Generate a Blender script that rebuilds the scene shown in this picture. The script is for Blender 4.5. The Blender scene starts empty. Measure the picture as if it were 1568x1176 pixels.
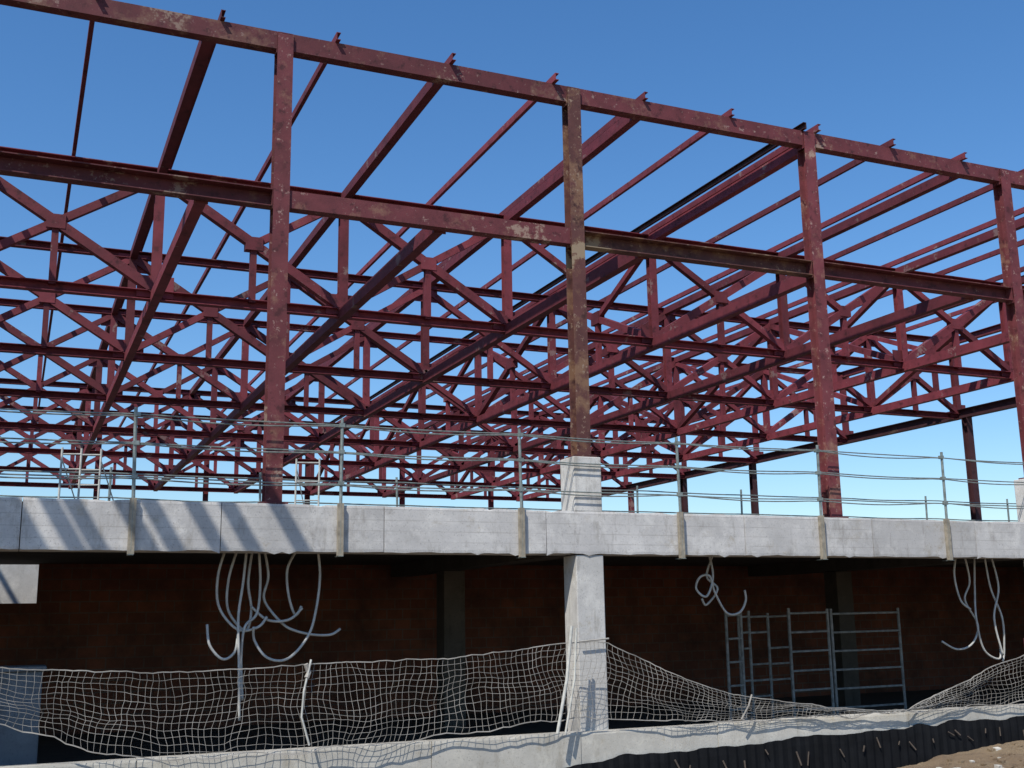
import bpy, bmesh, random
from math import *
from mathutils import Vector, Matrix, noise
random.seed(7)
C=bpy.context; sc=C.scene
V=Vector
# ---------------------------------------------------------------- materials
def newmat(name):
    m=bpy.data.materials.new(name); m.use_nodes=True
    nt=m.node_tree; b=nt.nodes['Principled BSDF']
    return m,nt,b
def nd(nt,t,**k):
    n=nt.nodes.new(t)
    for a,v in k.items(): setattr(n,a,v)
    return n
def nz(nt,scale,detail=5,rough=.6,vec=None,stretch=None):
    tc=nd(nt,'ShaderNodeTexCoord'); src=tc.outputs['Object']
    if stretch:
        mp=nd(nt,'ShaderNodeMapping'); mp.inputs['Scale'].default_value=stretch
        nt.links.new(src,mp.inputs['Vector']); src=mp.outputs[0]
    n=nd(nt,'ShaderNodeTexNoise'); n.inputs['Scale'].default_value=scale
    n.inputs['Detail'].default_value=detail; n.inputs['Roughness'].default_value=rough
    nt.links.new(src,n.inputs['Vector']); return n.outputs['Fac']
def ramp(nt,src,a,b,ca=(0,0,0,1),cb=(1,1,1,1)):
    r=nd(nt,'ShaderNodeValToRGB'); r.color_ramp.elements[0].position=a; r.color_ramp.elements[1].position=b
    r.color_ramp.elements[0].color=ca; r.color_ramp.elements[1].color=cb
    nt.links.new(src,r.inputs[0]); return r.outputs[0]
def mix(nt,fac,a,b,mode='MIX'):
    m=nd(nt,'ShaderNodeMix',data_type='RGBA',blend_type=mode)
    for s,i in ((fac,0),(a,6),(b,7)):
        if hasattr(s,'links'): nt.links.new(s,m.inputs[i])
        else: m.inputs[i].default_value=s if i==0 else (*s,1)
    return m.outputs[2]
def tone(nt,col,lo=.75,hi=1.25):
    at=nd(nt,'ShaderNodeAttribute',attribute_name='tone')
    mr=nd(nt,'ShaderNodeMapRange'); mr.inputs[3].default_value=lo; mr.inputs[4].default_value=hi
    nt.links.new(at.outputs['Fac'],mr.inputs[0])
    vm=nd(nt,'ShaderNodeVectorMath',operation='SCALE')
    nt.links.new(col,vm.inputs[0]); nt.links.new(mr.outputs[0],vm.inputs['Scale']); return vm.outputs[0]
def bump(nt,b,h,s,d=.02):
    bp=nd(nt,'ShaderNodeBump'); bp.inputs['Strength'].default_value=s; bp.inputs['Distance'].default_value=d
    nt.links.new(h,bp.inputs['Height']); nt.links.new(bp.outputs[0],b.inputs['Normal'])
def steel(name,base,rust,lo,chip=.66,tonev=(.65,1.3)):
    m,nt,b=newmat(name)
    c=mix(nt,ramp(nt,nz(nt,3,6),.35,.7),base,tuple(x*.62 for x in base))
    c=mix(nt,ramp(nt,nz(nt,2.2,8,.7),lo,lo+.12),c,rust)
    c=mix(nt,ramp(nt,nz(nt,11,7,.75),chip,chip+.05),c,(rust[0]*1.4,rust[1]*1.8,rust[2]*2.2))
    c=mix(nt,ramp(nt,nz(nt,6,5,.7),.57,.66),c,tuple(x*.42 for x in base))
    c=mix(nt,ramp(nt,nz(nt,1.1,6,.75),.61,.64),c,(rust[0]*1.4,rust[1]*1.9,rust[2]*2.1))
    c=tone(nt,c,*tonev)
    nt.links.new(c,b.inputs['Base Color']); b.inputs['Roughness'].default_value=.72
    b.inputs['Specular IOR Level'].default_value=.35
    bump(nt,b,nz(nt,30,4),.15,.01); return m
M_steel=steel('red_primer_steel',(.165,.030,.041),(.15,.065,.055),.62,.65)
M_front=steel('weathered_primer_steel',(.135,.032,.038),(.19,.095,.068),.54,.60)
M_rust=steel('rusty_primer_steel',(.12,.045,.04),(.20,.11,.065),.49,.59)
M_dark=steel('dark_primer_steel',(.05,.018,.022),(.06,.03,.02),.6,.7)
def concrete(name,col,boards=False,dirt=.5,tn=(.88,1.08)):
    m,nt,b=newmat(name)
    c=mix(nt,ramp(nt,nz(nt,1.3,8,.65),.35,.68),col,tuple(x*.74 for x in col))
    c=mix(nt,ramp(nt,nz(nt,5,8,.75,stretch=(1,1,.25)),.53,.72),c,(col[0]*dirt,col[1]*dirt*.95,col[2]*dirt*.87))
    c=mix(nt,ramp(nt,nz(nt,3,8,.7),.5,.75),c,(min(.8,col[0]*1.2),min(.8,col[1]*1.2),min(.8,col[2]*1.18)))
    c=mix(nt,ramp(nt,nz(nt,2.4,9,.8),.57,.68),c,(col[0]*.72,col[1]*.67,col[2]*.58))
    c=mix(nt,ramp(nt,nz(nt,45,4,.7),.58,.70),c,tuple(x*.5 for x in col))
    c=tone(nt,c,*tn)
    h=nz(nt,35,8,.7)
    if boards:
        w=nd(nt,'ShaderNodeTexWave',wave_type='BANDS',bands_direction='Z',wave_profile='SAW')
        tc=nd(nt,'ShaderNodeTexCoord'); nt.links.new(tc.outputs['Object'],w.inputs['Vector'])
        w.inputs['Scale'].default_value=2.3; w.inputs['Distortion'].default_value=.0
        ed=ramp(nt,w.outputs['Fac'],.0,.10,(1,1,1,1),(0,0,0,1))
        mu=nd(nt,'ShaderNodeMath',operation='MULTIPLY'); nt.links.new(ed,mu.inputs[0])
        nt.links.new(ramp(nt,nz(nt,2.5,4),.38,.60),mu.inputs[1])
        m2=nd(nt,'ShaderNodeMath',operation='MULTIPLY'); nt.links.new(mu.outputs[0],m2.inputs[0]); m2.inputs[1].default_value=.65
        c=mix(nt,m2.outputs[0],c,(col[0]*.45,col[1]*.43,col[2]*.4))
    nt.links.new(c,b.inputs['Base Color']); b.inputs['Roughness'].default_value=.92
    bump(nt,b,h,.4,.007); return m
M_slab=concrete('board_marked_concrete',(.50,.49,.47),True)
M_conc=concrete('cast_concrete',(.54,.53,.50))
M_kerb=concrete('kerb_concrete',(.53,.51,.45),False,.6)
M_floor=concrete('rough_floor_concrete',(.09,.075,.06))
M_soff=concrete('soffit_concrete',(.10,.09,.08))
M_pier=concrete('shade_toned_block',(.17,.19,.21))  # dark bluish grey puts the pier's shade into its colour
def plain(name,col,rough=.6,var=.3,sc_=8,metal=0,spec=.5):
    m,nt,b=newmat(name)
    c=mix(nt,ramp(nt,nz(nt,sc_,6),.35,.68),col,tuple(x*(1-var) for x in col))
    nt.links.new(c,b.inputs['Base Color']); b.inputs['Roughness'].default_value=rough; b.inputs['Metallic'].default_value=metal
    b.inputs['Specular IOR Level'].default_value=spec
    return m
M_galv=plain('galvanised_tube',(.26,.30,.28),.45,.5,12,.3)
M_strap=plain('plaster_stained_clamp',(.34,.30,.23),.9,.5,10)
M_net=plain('net_cord',(.40,.38,.34),.95,.5,3,0,.2)
M_pvc=plain('grey_white_conduit',(.46,.46,.43),.5,.3)
M_scaf=plain('painted_scaffold_tube',(.30,.30,.28),.7,.5,10,0,.2)
M_tube=plain('white_plastic_tube',(.55,.55,.50),.6,.35,10)
M_mem=plain('black_drainage_membrane',(.010,.011,.013),.9,.4,4,0,.1)
M_wood=plain('wooden_lath',(.11,.085,.065),.9,.5)
M_orange=plain('orange_mesh_plastic',(.6,.12,.03),.6,.2)
m,nt,b=newmat('red_hollow_brick'); M_brick=m
tc=nd(nt,'ShaderNodeTexCoord'); mp=nd(nt,'ShaderNodeMapping'); mp.inputs['Rotation'].default_value=(pi/2,0,0)
nt.links.new(tc.outputs['Object'],mp.inputs[0]); br=nd(nt,'ShaderNodeTexBrick'); nt.links.new(mp.outputs[0],br.inputs[0])
br.inputs['Scale'].default_value=1; br.inputs['Brick Width'].default_value=.33; br.inputs['Row Height'].default_value=.2; br.inputs['Mortar Size'].default_value=.012
br.inputs['Color1'].default_value=(.23,.078,.042,1); br.inputs['Color2'].default_value=(.17,.055,.032,1); br.inputs['Mortar'].default_value=(.16,.11,.085,1)
nt.links.new(mix(nt,ramp(nt,nz(nt,.9,7,.7),.40,.66),br.outputs['Color'],(.075,.033,.022)),b.inputs['Base Color']); b.inputs['Roughness'].default_value=.95
m,nt,b=newmat('sandy_earth'); M_earth=m
c=mix(nt,ramp(nt,nz(nt,.8,9,.7),.35,.65),(.32,.235,.14),(.22,.15,.09)); c=mix(nt,ramp(nt,nz(nt,9,8,.8),.55,.7),c,(.38,.32,.22))
c=mix(nt,ramp(nt,nz(nt,5,8,.8),.56,.66),c,(.10,.07,.045))
nt.links.new(c,b.inputs['Base Color']); b.inputs['Roughness'].default_value=1; bump(nt,b,nz(nt,12,10,.8),1,.08)

# ---------------------------------------------------------------- mesh helpers
class MB:
    def __init__(s): s.v=[];s.f=[];s.t=[];s.mi=[];s.mats=[]
    def m(s,mat):
        if mat not in s.mats: s.mats.append(mat)
        return s.mats.index(mat)
    def quadbox(s,c8,mat,t=None):
        n=len(s.v); s.v+=c8; t=random.random() if t is None else t
        for f in ((0,3,2,1),(4,5,6,7),(0,1,5,4),(1,2,6,5),(2,3,7,6),(3,0,4,7)):
            s.f.append([n+i for i in f]); s.t.append(t); s.mi.append(s.m(mat))
    def box(s,a,b,mat,t=None):
        (x0,y0,z0),(x1,y1,z1)=a,b
        s.quadbox([V(p) for p in ((x0,y0,z0),(x1,y0,z0),(x1,y1,z0),(x0,y1,z0),(x0,y0,z1),(x1,y0,z1),(x1,y1,z1),(x0,y1,z1))],mat,t)
    def beam(s,p0,p1,w,h,mat,kind='I',up=(0,0,1),th=.014,flip=1):
        p0=V(p0);p1=V(p1);d=(p1-p0).normalized();up=V(up)
        sd=d.cross(up).normalized()*flip;u=sd.cross(d).normalized()*flip
        W=w/2;H=h/2;t=random.random()
        if kind=='I': R=[(-W,W,H-th,H),(-W,W,-H,-H+th),(-th*.4,th*.4,-H+th,H-th)]
        elif kind=='C': R=[(-W,W,H-th,H),(-W,W,-H,-H+th),(W-th,W,-H+th,H-th)]
        else: R=[(-W,W,-H,H)]
        for a,b,c,e in R:
            q=[(a,c),(b,c),(b,e),(a,e)]
            s.quadbox([p0+sd*i+u*j for i,j in q]+[p1+sd*i+u*j for i,j in q],mat,t)
    def tube(s,pts,r,mat,n=6):
        pts=[V(p) for p in pts]; t=random.random(); base=len(s.v); prev=None
        for i,p in enumerate(pts):
            d=(pts[min(i+1,len(pts)-1)]-pts[max(i-1,0)]).normalized()
            if prev is None: a=d.orthogonal().normalized()
            else: a=(prev-d*prev.dot(d)).normalized()
            prev=a; b_=d.cross(a)
            for k in range(n): s.v.append(p+a*r*cos(2*pi*k/n)+b_*r*sin(2*pi*k/n))
        for i in range(len(pts)-1):
            for k in range(n):
                s.f.append([base+i*n+k,base+i*n+(k+1)%n,base+(i+1)*n+(k+1)%n,base+(i+1)*n+k]);s.t.append(t);s.mi.append(s.m(mat))
        s.f.append([base+k for k in range(n)][::-1]);s.t.append(t);s.mi.append(s.m(mat))
        e=base+(len(pts)-1)*n; s.f.append([e+k for k in range(n)]);s.t.append(t);s.mi.append(s.m(mat))
    def obj(s,name,parent=None,bevel=0,smooth=False):
        me=bpy.data.meshes.new(name); me.from_pydata([tuple(v) for v in s.v],[],s.f)
        for m_ in s.mats: me.materials.append(m_)
        me.polygons.foreach_set('material_index',s.mi)
        a=me.attributes.new('tone','FLOAT','FACE'); a.data.foreach_set('value',s.t)
        me.update()
        if smooth: me.polygons.foreach_set('use_smooth',[True]*len(me.polygons))
        bm=bmesh.new(); bm.from_mesh(me); bmesh.ops.recalc_face_normals(bm,faces=bm.faces); bm.to_mesh(me); bm.free()
        o=bpy.data.objects.new(name,me); sc.collection.objects.link(o)
        if parent: o.parent=parent
        if bevel:
            md=o.modifiers.new('b','BEVEL'); md.width=bevel; md.segments=2; md.limit_method='ANGLE'
        return o
def empty(name):
    o=bpy.data.objects.new(name,None); sc.collection.objects.link(o); return o

# ---------------------------------------------------------------- dimensions
Y0=14.05; Zt=7.636; Zl=5.411; ST=1.41; SB=.83
colX=[2.89+4.32*i for i in range(-3,6)]
TX=[1.9+3.25*i for i in range(-4,7)]+[24.5]
RY=[19.3,24.1,28.9,33.8,38.7,43.5,48.3]
XL,XR=colX[0],24.5
bld=empty('steel_frame_building')
# facade columns
b=MB()
for i,x in enumerate(colX):
    tall=(i%2==0)  # on concrete plinths
    z0=2.19 if tall else ST+.02
    mat=M_rust if i==4 else M_front
    b.beam((x,Y0,z0),(x,Y0,Zt+.09),.21,.21,mat,'I',up=(0,1,0),th=.016)
    b.box((x-.17,Y0-.16,z0-.019),(x+.17,Y0+.17,z0+.006),mat)
    for z in (Zl,Zt-.02):
        for dz in (-.13,.13):
            b.box((x-.1,Y0-.088,z+dz-.006),(x+.1,Y0+.088,z+dz+.006),mat)
        b.box((x-.1125,Y0-.075,z-.16),(x-.106,Y0+.075,z+.12),mat); b.box((x+.106,Y0-.075,z-.16),(x+.1125,Y0+.075,z+.12),mat)
b.obj('facade_columns',bld)
b=MB()
for i in range(len(colX)-1):
    x0,x1=colX[i],colX[i+1]
    mt=M_rust if i in (4,) else M_front
    b.beam((x0+.05,Y0+.012,Zl+random.uniform(-.01,.01)),(x1-.05,Y0+.012,Zl+random.uniform(-.01,.01)),.17,.24,mt,'C' if i!=3 else 'B',flip=-1)
    b.beam((x0+.006,Y0+.02,Zt),(x1-.006,Y0+.02,Zt),.17,.25,M_front,'B')
b.obj('facade_beams',bld)
# rafters + bottom ties
b=MB()
for x in TX[:-1]:
    b.beam((x,Y0+.11,Zt-.03),(x,RY[-1],Zt-.03),.14,.17,M_steel,'C',flip=-1)
    b.beam((x,Y0+.11,Zl-.02),(x,RY[-1],Zl-.02),.15,.20,M_steel,'C',flip=-1)
    b.box((x-.09,Y0+.10,Zl-.15),(x+.09,Y0+.115,Zl+.1),M_front)
b.obj('rafters_and_ties',bld)
# purlins
b=MB()
for i in range(-7,16):
    x=.45+1.6*i+random.uniform(-.05,.05)
    if x>24.4 or x<XL: continue
    b.beam((x,Y0-.13-random.uniform(0,.06),Zt+.185),(x,RY[-1]+.2,Zt+.185),.06,.11,M_steel,'C',th=.01,flip=-1)
b.beam((11.42,Y0-.15,Zt+.185),(11.42,RY[-1],Zt+.185),.06,.11,M_dark,'C',th=.01)
b.obj('roof_purlins',bld)
# transverse trusses
zm=(Zt+Zl)/2
def panel_x(b,x0,x1,y,k,mat,r):
    xm=(x0+x1)/2; up=(0,1,0)
    w=.16 if r<3 else .15
    if k<6: a,c=(x0,Zt-.1),(x1,Zl+.1)
    else:   a,c=(x1,Zt-.1),(x0,Zl+.1)
    b.beam((a[0],y,a[1]),(c[0],y,c[1]),w,w,mat,'B',up=up)
    b.beam((xm,y+.004,Zl+.05),(xm,y+.004,zm),.11,.11,mat,'B',up=up)
    b.beam((xm,y+.002,zm),(c[0],y+.002,Zt-.1),.13,.12,mat,'B',up=up)
    if (k+r)%2 or r>0:
        b.beam((xm,y-.002,zm),(a[0],y-.002,Zl+.1),.13,.13,mat,'B',up=up)
    b.box((xm-.15,y-.09,zm-.12),(xm+.15,y+.09,zm+.12),mat)
for r,y in enumerate(RY):
    b=MB()
    b.beam((XL,y,Zt-.02),(XR,y,Zt-.02),.15,.16,M_steel,'C',flip=-1)
    b.beam((XL,y,Zl+.01),(XR,y,Zl+.01),.16,.17,M_steel,'C',flip=-1)
    for k in range(len(TX)-1):
        panel_x(b,TX[k],TX[k+1],y,k,M_steel,r)
    for x in TX:
        b.beam((x,y,Zl+.1),(x,y,Zt-.1),.16,.15,M_steel,'I' if r<2 else 'B',up=(0,1,0))
        b.box((x-.3,y-.009,Zl-.02),(x+.3,y+.009,Zl+.36),M_steel)
        b.box((x-.3,y-.009,Zt-.40),(x+.3,y+.009,Zt),M_steel)
    b.obj('transverse_truss',bld)
# longitudinal web members
b=MB()
for k,x in enumerate(TX[:-1]):
    if k not in (1,7,9,10): continue
    for r in range(len(RY)-1):
        y0,y1=RY[r],RY[r+1]; ym=(y0+y1)/2
        if (r+k)%2: y0,y1=y1,y0
        b.beam((x,y0,Zt-.1),(x,y1,Zl+.1),.14,.13,M_steel,'B',up=(1,0,0))
        b.beam((x+.003,ym,Zl+.05),(x+.003,ym,zm),.11,.11,M_steel,'B',up=(1,0,0))
        b.beam((x,ym,zm),(x,y1,Zt-.1),.12,.11,M_steel,'B',up=(1,0,0))
        b.box((x-.08,ym-.18,zm-.14),(x+.08,ym+.18,zm+.14),M_steel)
b.obj('longitudinal_truss_webs',bld)
# end wall and back wall frames
b=MB()
b.beam((XR,Y0,Zl+.06),(XR,RY[-1],Zl+.06),.2,.26,M_dark,'I')
for y in (19.3,23.8,29.9,34.1,38.8,43.1,48.3):
    b.beam((XR,y,ST),(XR,y,Zl-.07),.2,.2,M_dark if y<40 else M_steel,'I',up=(0,1,0))
b.beam((XR,Y0,Zt-.03),(XR,RY[-1],Zt-.03),.15,.19,M_steel,'I')
for x in colX:
    b.beam((x,RY[-1]+.3,ST),(x,RY[-1]+.3,Zt),.2,.2,M_steel,'I',up=(0,1,0))
for z in (4.7,3.9):
    b.beam((XL,RY[-1]+.3,z),(15.8,RY[-1]+.3,z),.14,.16,M_steel,'I')
b.obj('end_and_back_frames',bld)
# bars added left of the view to cast stripe shadows on the slab
b=MB()
for x in (-3.55,-3.3,-2.75,-2.45,-1.95,-1.55,-.95):
    b.beam((x,Y0-.14,Zt+.2),(x,10.2,Zt+.2),.13,.15,M_steel,'C')
b.beam((-4.3,Y0-.14,Zt+.2),(-4.3,10.2,Zt+.2),.9,.05,M_steel,'B')  # wide plate added to shade the far left of the slab edge
b.beam((-9,10.2,Zt+.02),(-.7,10.2,Zt+.02),.15,.2,M_steel,'I')
b.beam((-5.75,Y0-.12,Zl+.2),(-5.75,10.2,Zt-.1),.12,.12,M_steel,'B')
b.obj('added_shadow_bars',bld)

# ---------------------------------------------------------------- concrete slab
def rough_beam(b,x0,x1,y0,y1,z0,z1,mat,amp=.012,step=.12,t=None):
    n=max(2,int((x1-x0)/step)); base=len(b.v); t=random.random() if t is None else t
    for i in range(n+1):
        x=x0+(x1-x0)*i/n
        def j(s): 
            v=noise.noise(V((x*3.1,s*7.7,z0*3)))*amp+random.uniform(-.3,.3)*amp
            return v-(amp*1.8 if random.random()<.05 else 0)
        b.v+= [V((x,y0+.004,z0+j(2)))]
        b.v+= [V((x,y0,z0+.035)),V((x,y0,z1-.03)),V((x,y0+.006,z1+j(5)*.7)),V((x,y1,z1)),V((x,y1,z0))]
    for i in range(n):
        for k in range(6):
            a=base+i*6;c=a+6;k2=(k+1)%6
            b.f.append([a+k,a+k2,c+k2,c+k]);b.t.append(t);b.mi.append(b.m(mat))
    b.f.append([base+k for k in range(6)][::-1]);b.t.append(t);b.mi.append(b.m(mat))
    e=base+n*6; b.f.append([e+k for k in range(6)]);b.t.append(t);b.mi.append(b.m(mat))
b=MB()
js=[XL-.3,-7.6,-5,-2.4,.05,2.25,4.28,6.55,9.75,12.1,14.2,16.6,19.2,21.8,XR+.3]
for i in range(len(js)-1):
    o=random.uniform(-.005,.005)
    rough_beam(b,js[i]+.005,js[i+1]-.005,13.85+o,14.3,SB,ST,M_slab,.014,.09)
b.obj('slab_edge_beam',bld)
b=MB()
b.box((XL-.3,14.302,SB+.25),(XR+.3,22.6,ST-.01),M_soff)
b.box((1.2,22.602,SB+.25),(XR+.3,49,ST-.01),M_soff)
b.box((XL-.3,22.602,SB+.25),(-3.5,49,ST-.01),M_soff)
b.box((-3.498,28,SB+.25),(1.198,49,ST-.01),M_soff)  # void between these panels added to let sun reach the pale wall
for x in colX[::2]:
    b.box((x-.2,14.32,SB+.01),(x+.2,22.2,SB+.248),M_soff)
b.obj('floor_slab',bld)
b=MB()
for i,x in enumerate(colX):
    if i%2==0:
        b.box((x-.21,13.875,-1.95),(x+.21,14.27,SB-.012),M_conc)
        b.box((x-.215,13.87,ST+.0),(x+.215,14.29,2.17),M_conc,.9)
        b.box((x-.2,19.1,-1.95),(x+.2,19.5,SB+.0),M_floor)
b.obj('concrete_columns',bld,bevel=.012)
b=MB()
b.box((.43,22.2,-1.95),(XR+.2,22.4,SB+.248),M_brick)
b.box((XL-.2,22.2,-1.95),(-3.5,22.4,SB+.248),M_brick)
b.box((-3.498,22.2,-1.95),(.428,22.4,.38),M_brick)
b.box((XL-.2,14.35,-1.95),(XL,22.198,SB+.24),M_brick); b.box((XR,14.35,-1.95),(XR+.2,22.198,SB+.24),M_brick)
b.box((XL-.2,48.8,-1.95),(XR+.2,49,SB+.24),M_brick)
b.box((XL-.2,22.402,-1.95),(XL,48.79,SB+.24),M_brick); b.box((XR,22.402,-1.95),(XR+.2,48.79,SB+.24),M_brick)
b.box((-3.3,25.2,-1.95),(1.1,25.4,ST-.2),M_conc)  # pale wall added behind the opening to catch sun as a bright patch
b.obj('brick_basement_walls',bld)
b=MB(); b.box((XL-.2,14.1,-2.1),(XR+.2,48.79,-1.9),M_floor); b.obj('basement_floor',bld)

# ---------------------------------------------------------------- kerb wall
b=MB()
kj=[-12,-6.2,-2.1,1.4,4.85,6.9,9.0,12.35,16,20,26]
for i in range(len(kj)-1):
    rough_beam(b,kj[i]+.004,kj[i+1]-.004,13.68+random.uniform(-.006,.006),13.872,-2.9,-1.475+random.uniform(-.006,.006),M_kerb,.016)
b.obj('concrete_kerb_wall')
# membrane
b=MB()
n=340; base=len(b.v)
for i in range(n+1):
    x=4.5+(22-4.5)*i/n
    top=-1.80+.17*min(1,max(0,(x-8)/6))+.07*noise.noise(V((x*1.1,0,0)))+.05*noise.noise(V((x*3,3,0)))
    if x<7.5: top-= (7.5-x)*.12
    y=13.64+.012*sin(x*40)
    b.v+=[V((x,y,top)),V((x,y-.01,top-.12)),V((x,y-.01,-3.0)),V((x,y+.012,top))]
for i in range(n):
    for k in range(2):
        a=base+i*4+k; b.f.append([a,a+4,a+5,a+1]);b.t.append(.5);b.mi.append(b.m(M_mem))
x=7.6
while x<20:
    x+=random.uniform(.12,.55)
    top=-1.93+.17*min(1,max(0,(x-8)/6))+random.uniform(-.09,.04); l=random.uniform(.04,.2); dx=random.uniform(-.04,.11)
    b.beam((x,13.60,top),(x+dx,13.59,top-l),random.uniform(.01,.022),.012,M_wood,'B',up=(0,1,0))
b.obj('drainage_membrane')

# ---------------------------------------------------------------- railings
def railing(name,y,xs,z0,zt,levels,clamp=False,r=.021):
    e=empty(name); b=MB()
    for x in xs:
        lean=random.uniform(-.03,.03)
        if clamp:
            b.tube([(x+.03,y-.045,z0-.02),(x+.03,y-.045,ST+.03),(x+.03+lean,y-.045,zt)],r,M_galv,8)
            b.box((x-.005,y-.065,z0-.05),(x+.068,y-.007,ST+.02),M_strap)
            b.box((x+.0,y-.10,z0-.06),(x+.06,y+.1,z0-.052),M_galv)
            for lv in levels:
                b.box((x+.0,y-.075,lv-.03),(x+.065,y-.015,lv+.02),M_galv)
        else:
            b.tube([(x,y,z0),(x+lean,y,zt)],r,M_galv,8)
    b.obj('posts',e,smooth=False)
    b=MB()
    for lv in levels:
        for dup in range(2 if clamp else 1):
            pts=[]; ph=random.random()*10
            n=int((xs[-1]-xs[0])/.3)
            for i in range(n+1):
                x=xs[0]-.4+(xs[-1]-xs[0]+.8)*i/n
                s=((x-xs[0])/2.47)%1
                pts.append((x,y-.02-.02*dup,lv-.03*sin(pi*s)*(.5+dup)+.02*noise.noise(V((x*.5,ph,lv)))-dup*.012))
            b.tube(pts,.009 if clamp else .012,M_galv,6)
    b.obj('rails',e)
    return e
railing('guard_railing',13.85,[1.2+2.47*i for i in range(-4,10)],SB,2.50,(2.42,2.08,1.68),True)
railing('guard_railing',19.4,[-6+2.45*i for i in range(0,12)],ST,2.5,(2.4,2.0),False)
railing('guard_railing',30.5,[-6+2.45*i for i in range(0,12)],ST,2.7,(2.6,2.1),False)

# ---------------------------------------------------------------- scaffolds
def scaffold(name,xs,y,z0,z1,rungs,depth=.0,r=.026,mt=None):
    b=MB(); mt=mt or M_scaf
    for x in xs: b.tube([(x,y,z0),(x+.01,y,z1+random.uniform(0,.05))],r,mt,8)
    for i in range(len(xs)-1):
        for k in range(rungs):
            z=z1-.06-(z1-z0)*k/rungs
            if (i+k)%4==3 and len(xs)>3: continue
            b.tube([(xs[i],y,z),(xs[i+1],y,z+.01)],r*.75,mt,6)
    if depth:
        for x in xs[::2]:
            b.tube([(x,y,z1-.1),(x+depth,y+.4,z0+.3)],r*.6,mt,6)
    return b.obj(name)
scaffold('scaffold_frame',[11.12,11.42],16.5,-1.9,.03,5)
scaffold('scaffold_frame',[11.68,11.9,12.3,12.75],16.95,-1.9,.0,7,.3)
scaffold('scaffold_frame',[12.42,13.25],16.5,-1.9,.05,6,0)
scaffold('scaffold_frame',[13.33,14.85],16.5,-1.9,.03,6,0)
scaffold('scaffold_frame',[.55,.82,1.1],18,ST,2.55,5,.3,.016,M_tube)
scaffold('scaffold_frame',[4.3,4.7],19.0,ST,2.7,4,.3,.016,M_tube)

# ---------------------------------------------------------------- hanging conduits
def smooth(pts,n=6):
    out=[]
    for i in range(len(pts)-1):
        p0=pts[max(i-1,0)];p1=pts[i];p2=pts[i+1];p3=pts[min(i+2,len(pts)-1)]
        for k in range(n):
            t=k/n; out.append(.5*((2*p1)+(p2-p0)*t+(2*p0-5*p1+4*p2-p3)*t*t+(3*p1-p0-3*p2+p3)*t**3))
    out.append(pts[-1]); return out
# each bundle is drawn on a small drawing board (u right, v down) scaled to metres by su, sv
def conduits(name,strands,u0,X0,su,v0,sv):
    b=MB()
    for s in strands:
        y=14.45+random.uniform(-.08,.12); k=y/13.6
        pts=[V(((X0+(a-u0)*su)*k,y+random.uniform(-.05,.05),(.80-(c_-v0)*sv)*k)) for a,c_ in s]
        b.tube(smooth(pts,7),.017,M_pvc,7)
    return b.obj(name,smooth=True)
conduits('hanging_conduit_tubes',[
 [(345,838),(334,880),(338,925),(365,958),(395,955),(408,940)],
 [(362,838),(350,885),(352,930),(378,960),(385,930),(378,890),(384,838)],
 [(392,838),(398,890),(394,935),(375,955),(372,1000),(376,1060)],
 [(376,838),(372,890),(366,940),(368,1000),(372,1088)],
 [(400,838),(408,880),(404,915),(430,950),(452,962),(480,968),(505,968),(520,960)],
 [(482,838),(488,880),(482,930),(470,970),(440,1002),(410,1000),(392,975),(388,955)],
 [(452,840),(438,870),(440,910),(452,938),(460,925)],
 [(385,925),(410,945),(440,945),(460,928)],
 [(322,950),(326,980),(345,1000),(362,990),(366,965)]],330,2.16,.0079,845,.00785)
conduits('hanging_conduit_tubes',[
 [(1092,842),(1094,880),(1082,912),(1070,900),(1074,882),(1088,880),(1096,905),(1115,938),(1135,938),(1144,920),(1140,903)],
 [(1100,842),(1088,880),(1100,900),(1085,925),(1078,915)]],1100,9.05,.0108,848,.0087)
conduits('hanging_conduit_tubes',[
 [(1470,845),(1464,880),(1470,920),(1482,935)],
 [(1482,845),(1488,890),(1480,920),(1495,960),(1480,990),(1462,998),(1440,985)],
 [(1500,845),(1496,900),(1490,950),(1500,1000),(1520,1015),(1526,990)],
 [(1512,845),(1520,900),(1530,950),(1532,1000),(1528,1020)],
 [(1526,845),(1532,900),(1520,950),(1528,1010)]],1482,13.66,.0137,852,.0095)

# ---------------------------------------------------------------- safety net
def prof(pts,x):
    if x<=pts[0][0]: return pts[0][1]
    for (a,za),(c_,zc) in zip(pts,pts[1:]):
        if x<=c_:
            t=(x-a)/(c_-a); return za+(zc-za)*t
    return pts[-1][1]
top=[(-3,-.45),(-.3,-.43),(1.5,-.51),(3.26,-.50),(5,-.45),(6.66,-.33),(7.29,-.33),(8.0,-.64),(8.8,-.94),(9.52,-1.12),(10.8,-1.32),(12.22,-1.41),(12.9,-1.2),(13.8,-.93),(14.75,-.66),(17,-.6)]
bot=[(-3,-1.1),(.0,-1.02),(.5,-1.18),(.8,-1.32),(1.6,-1.47),(2.6,-1.50),(3.99,-1.46),(5.2,-1.40),(6.41,-1.27),(7.3,-1.32),(9,-1.44),(11,-1.45),(12.22,-1.46),(14,-1.43),(17,-1.4)]
def npnt(u,w):
    x=u; zt=prof(top,x); zb=prof(bot,x); s=(-.035*abs(sin((x)*.9)))
    z=zt+(zb-zt)*(w+.12*noise.noise(V((x*1.2,w*2,3)))*sin(pi*w))+s*(1-w)
    x2=x+.10*noise.noise(V((x*1.4,w*2,5)))+.03*w*sin(x*2.3)+.18*w*noise.noise(V((x*.6,1,1)))+.04*noise.noise(V((x*5,w*5,8)))
    y=13.58+.06*noise.noise(V((x*.9,w*1.5,2)))+.03*noise.noise(V((x*3,w*3,9)))
    return V((x2,y,z+.06*noise.noise(V((x*2.1,w*3,7)))*(.25+w)+.018*noise.noise(V((x*7,w*7,1)))))
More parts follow.
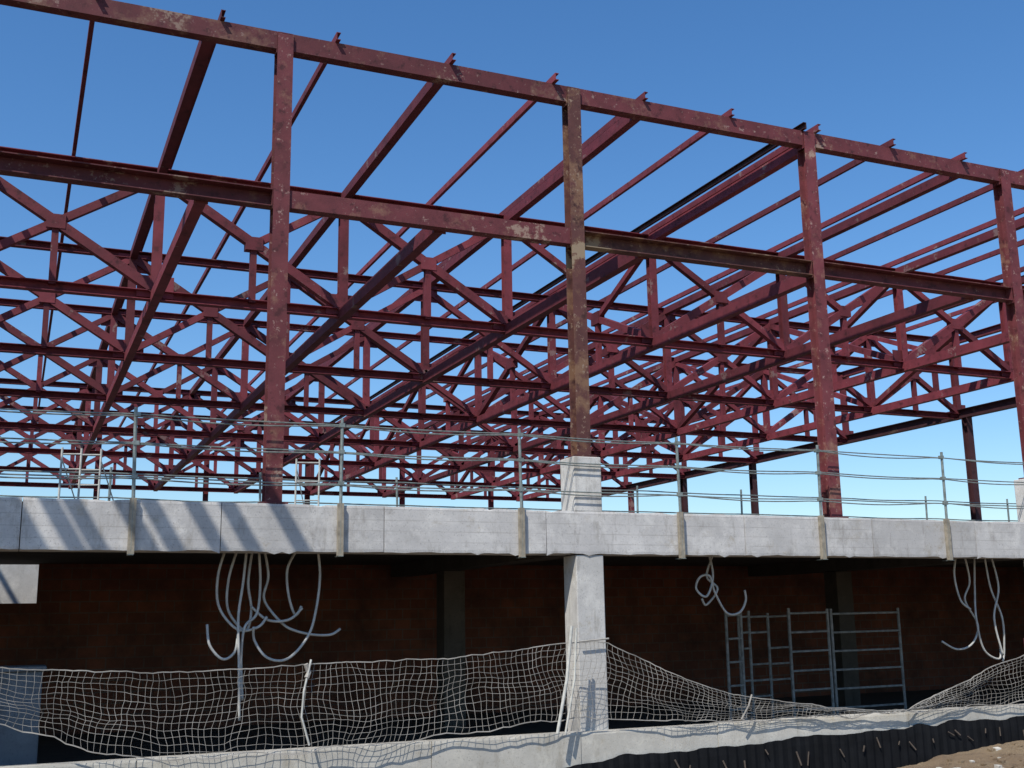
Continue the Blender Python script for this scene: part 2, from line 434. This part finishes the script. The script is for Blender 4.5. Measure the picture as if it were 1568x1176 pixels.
e=empty('safety_net'); b=MB()
cs=.078; nx=int(18.5/cs); rows=12
for j in range(rows+1):
    for seg in range(0,nx,20):
        b.tube([npnt(-3+cs*i,j/rows) for i in range(seg,min(seg+21,nx+1))],.0028 if 0<j<rows else .008,M_net,4)
for i in range(nx+1):
    b.tube([npnt(-3+cs*i,j/rows) for j in range(rows+1)],.0026,M_net,4)
b.obj('mesh_cords',e)
b=MB()
b.tube([(6.72,13.50,-.12),(6.62,13.48,-.8),(6.47,13.48,-1.45)],.022,M_tube,8)
b.tube([(6.80,13.53,-.15),(6.74,13.50,-.8),(6.60,13.51,-1.45)],.016,M_tube,8)
b.tube([(3.30,13.54,-.45),(3.22,13.53,-.8),(3.2,13.54,-1.1),(3.3,13.55,-1.42)],.013,M_tube,6)
b.tube([(3.24,13.55,-.5),(3.28,13.56,-.6),(3.25,13.54,-.66)],.03,M_net,8)
b.tube([(9.5,13.55,-1.1),(9.42,13.53,-1.25),(9.3,13.54,-1.42)],.012,M_net,6)
b.tube([(7.42,13.8,-.3),(6.98,13.8,-.33)],.012,M_net,6)
b.tube([(14.78,13.6,-1.48),(14.78,13.6,-.45)],.03,M_steel,8)
b.obj('supports_and_ties',e)
b=MB(); b.box((-.5,15.3,-1.9),(.42,15.8,-.55),M_pier); b.box((-.55,15.25,-.548),(.46,15.85,-.49),M_pier); b.obj('concrete_pier',bevel=.015)
b=MB(); b.box((15.55,13.88,1.46),(15.65,13.9,1.62),M_orange); b.box((15.57,13.86,1.412),(15.63,13.92,1.458),M_orange); b.obj('orange_marker')

# ---------------------------------------------------------------- ground
def gz(x,y):
    if y>13.7: return -2.35 if y<13.9 else -2.15
    s=min(1,max(0,(x-7.5)/7)); s=s*s*(3-2*s)
    near=-1.80; at=-2.85+.84*s
    t=min(1,max(0,(y-8)/4.6)); t=t*t*(3-2*t)
    z=near+(at-near)*t
    if abs(x)<60 and abs(y)<60: z+=.09*noise.noise(V((x*.8,y*.8,0)))+.04*noise.noise(V((x*3,y*3,4)))+.018*noise.noise(V((x*9,y*9,4)))
    return z
xs=[-900,-400,-200,-100,-60,-30,-15,-6]+[ -2+.1*i for i in range(240)]+[24,28,35,60,100,200,400,900]
ys=[-900,-400,-200,-100,-50,-25,-10,0,4,6,7]+[8+.1*i for i in range(57)]+[13.66,13.74,14.0,20,30,50,80,150,300,900]
vs=[(x,y,gz(x,y) if not(abs(x)>100 or abs(y)>100) else -1.9) for y in ys for x in xs]
nxx=len(xs); fs=[[j*nxx+i,j*nxx+i+1,(j+1)*nxx+i+1,(j+1)*nxx+i] for j in range(len(ys)-1) for i in range(nxx-1)]
me=bpy.data.meshes.new('ground'); me.from_pydata(vs,[],fs); me.materials.append(M_earth)
me.polygons.foreach_set('use_smooth',[True]*len(me.polygons))
g=bpy.data.objects.new('ground',me); sc.collection.objects.link(g)
b=MB()
for i in range(420):
    x=random.uniform(8,17);y=random.uniform(9.5,13.5);r=random.uniform(.01,.05)
    z=gz(x,y)
    q=[V((random.uniform(.6,1)*sx*r,random.uniform(.6,1)*sy*r,random.uniform(.4,.9)*sz*r))+V((x,y,z)) for sz in(-1,1) for sx,sy in((-1,-1),(1,-1),(1,1),(-1,1))]
    b.quadbox(q,M_kerb if random.random()<.3 else M_earth)
b.obj('rubble_stones')

# ---------------------------------------------------------------- camera
cam=bpy.data.cameras.new('cam'); co=bpy.data.objects.new('camera',cam); sc.collection.objects.link(co); sc.camera=co
yaw,pit,rol=.4137,.2034,-.0161
F=V((sin(yaw)*cos(pit),cos(yaw)*cos(pit),sin(pit))); R=V((cos(yaw),-sin(yaw),0)); U=R.cross(F)
R2=R*cos(rol)+U*sin(rol); U2=U*cos(rol)-R*sin(rol)
co.matrix_world=Matrix(((R2.x,U2.x,-F.x,0),(R2.y,U2.y,-F.y,0),(R2.z,U2.z,-F.z,0),(0,0,0,1)))
cam.sensor_width=36; cam.lens=1732.5/1568*36; cam.clip_end=3000; cam.clip_start=.1
# ---------------------------------------------------------------- light
sd=V((-.6,-.50,1.0)).normalized()
el=asin(sd.z); rot=atan2(sd.x,sd.y)
w=bpy.data.worlds.new('World'); sc.world=w; w.use_nodes=True
nt=w.node_tree; bg=nt.nodes['Background']; sk=nt.nodes.new('ShaderNodeTexSky'); sk.sky_type='NISHITA'; sk.sun_disc=False
sk.sun_elevation=el; sk.sun_rotation=rot; sk.air_density=1.15; sk.dust_density=.4; sk.ozone_density=6.0
hs=nt.nodes.new('ShaderNodeHueSaturation'); hs.inputs['Saturation'].default_value=1.18; hs.inputs['Hue'].default_value=.502
nt.links.new(sk.outputs[0],hs.inputs['Color']); nt.links.new(hs.outputs[0],bg.inputs[0]); bg.inputs[1].default_value=.15
l=bpy.data.lights.new('sun','SUN'); l.energy=5.0; l.angle=radians(.5); l.color=(1,.94,.86)
lo=bpy.data.objects.new('sun',l); sc.collection.objects.link(lo); lo.rotation_euler=sd.to_track_quat('Z','Y').to_euler(); lo.location=(-20,-20,40)
sc.view_settings.view_transform='Standard'; sc.view_settings.look='None'; sc.view_settings.exposure=0
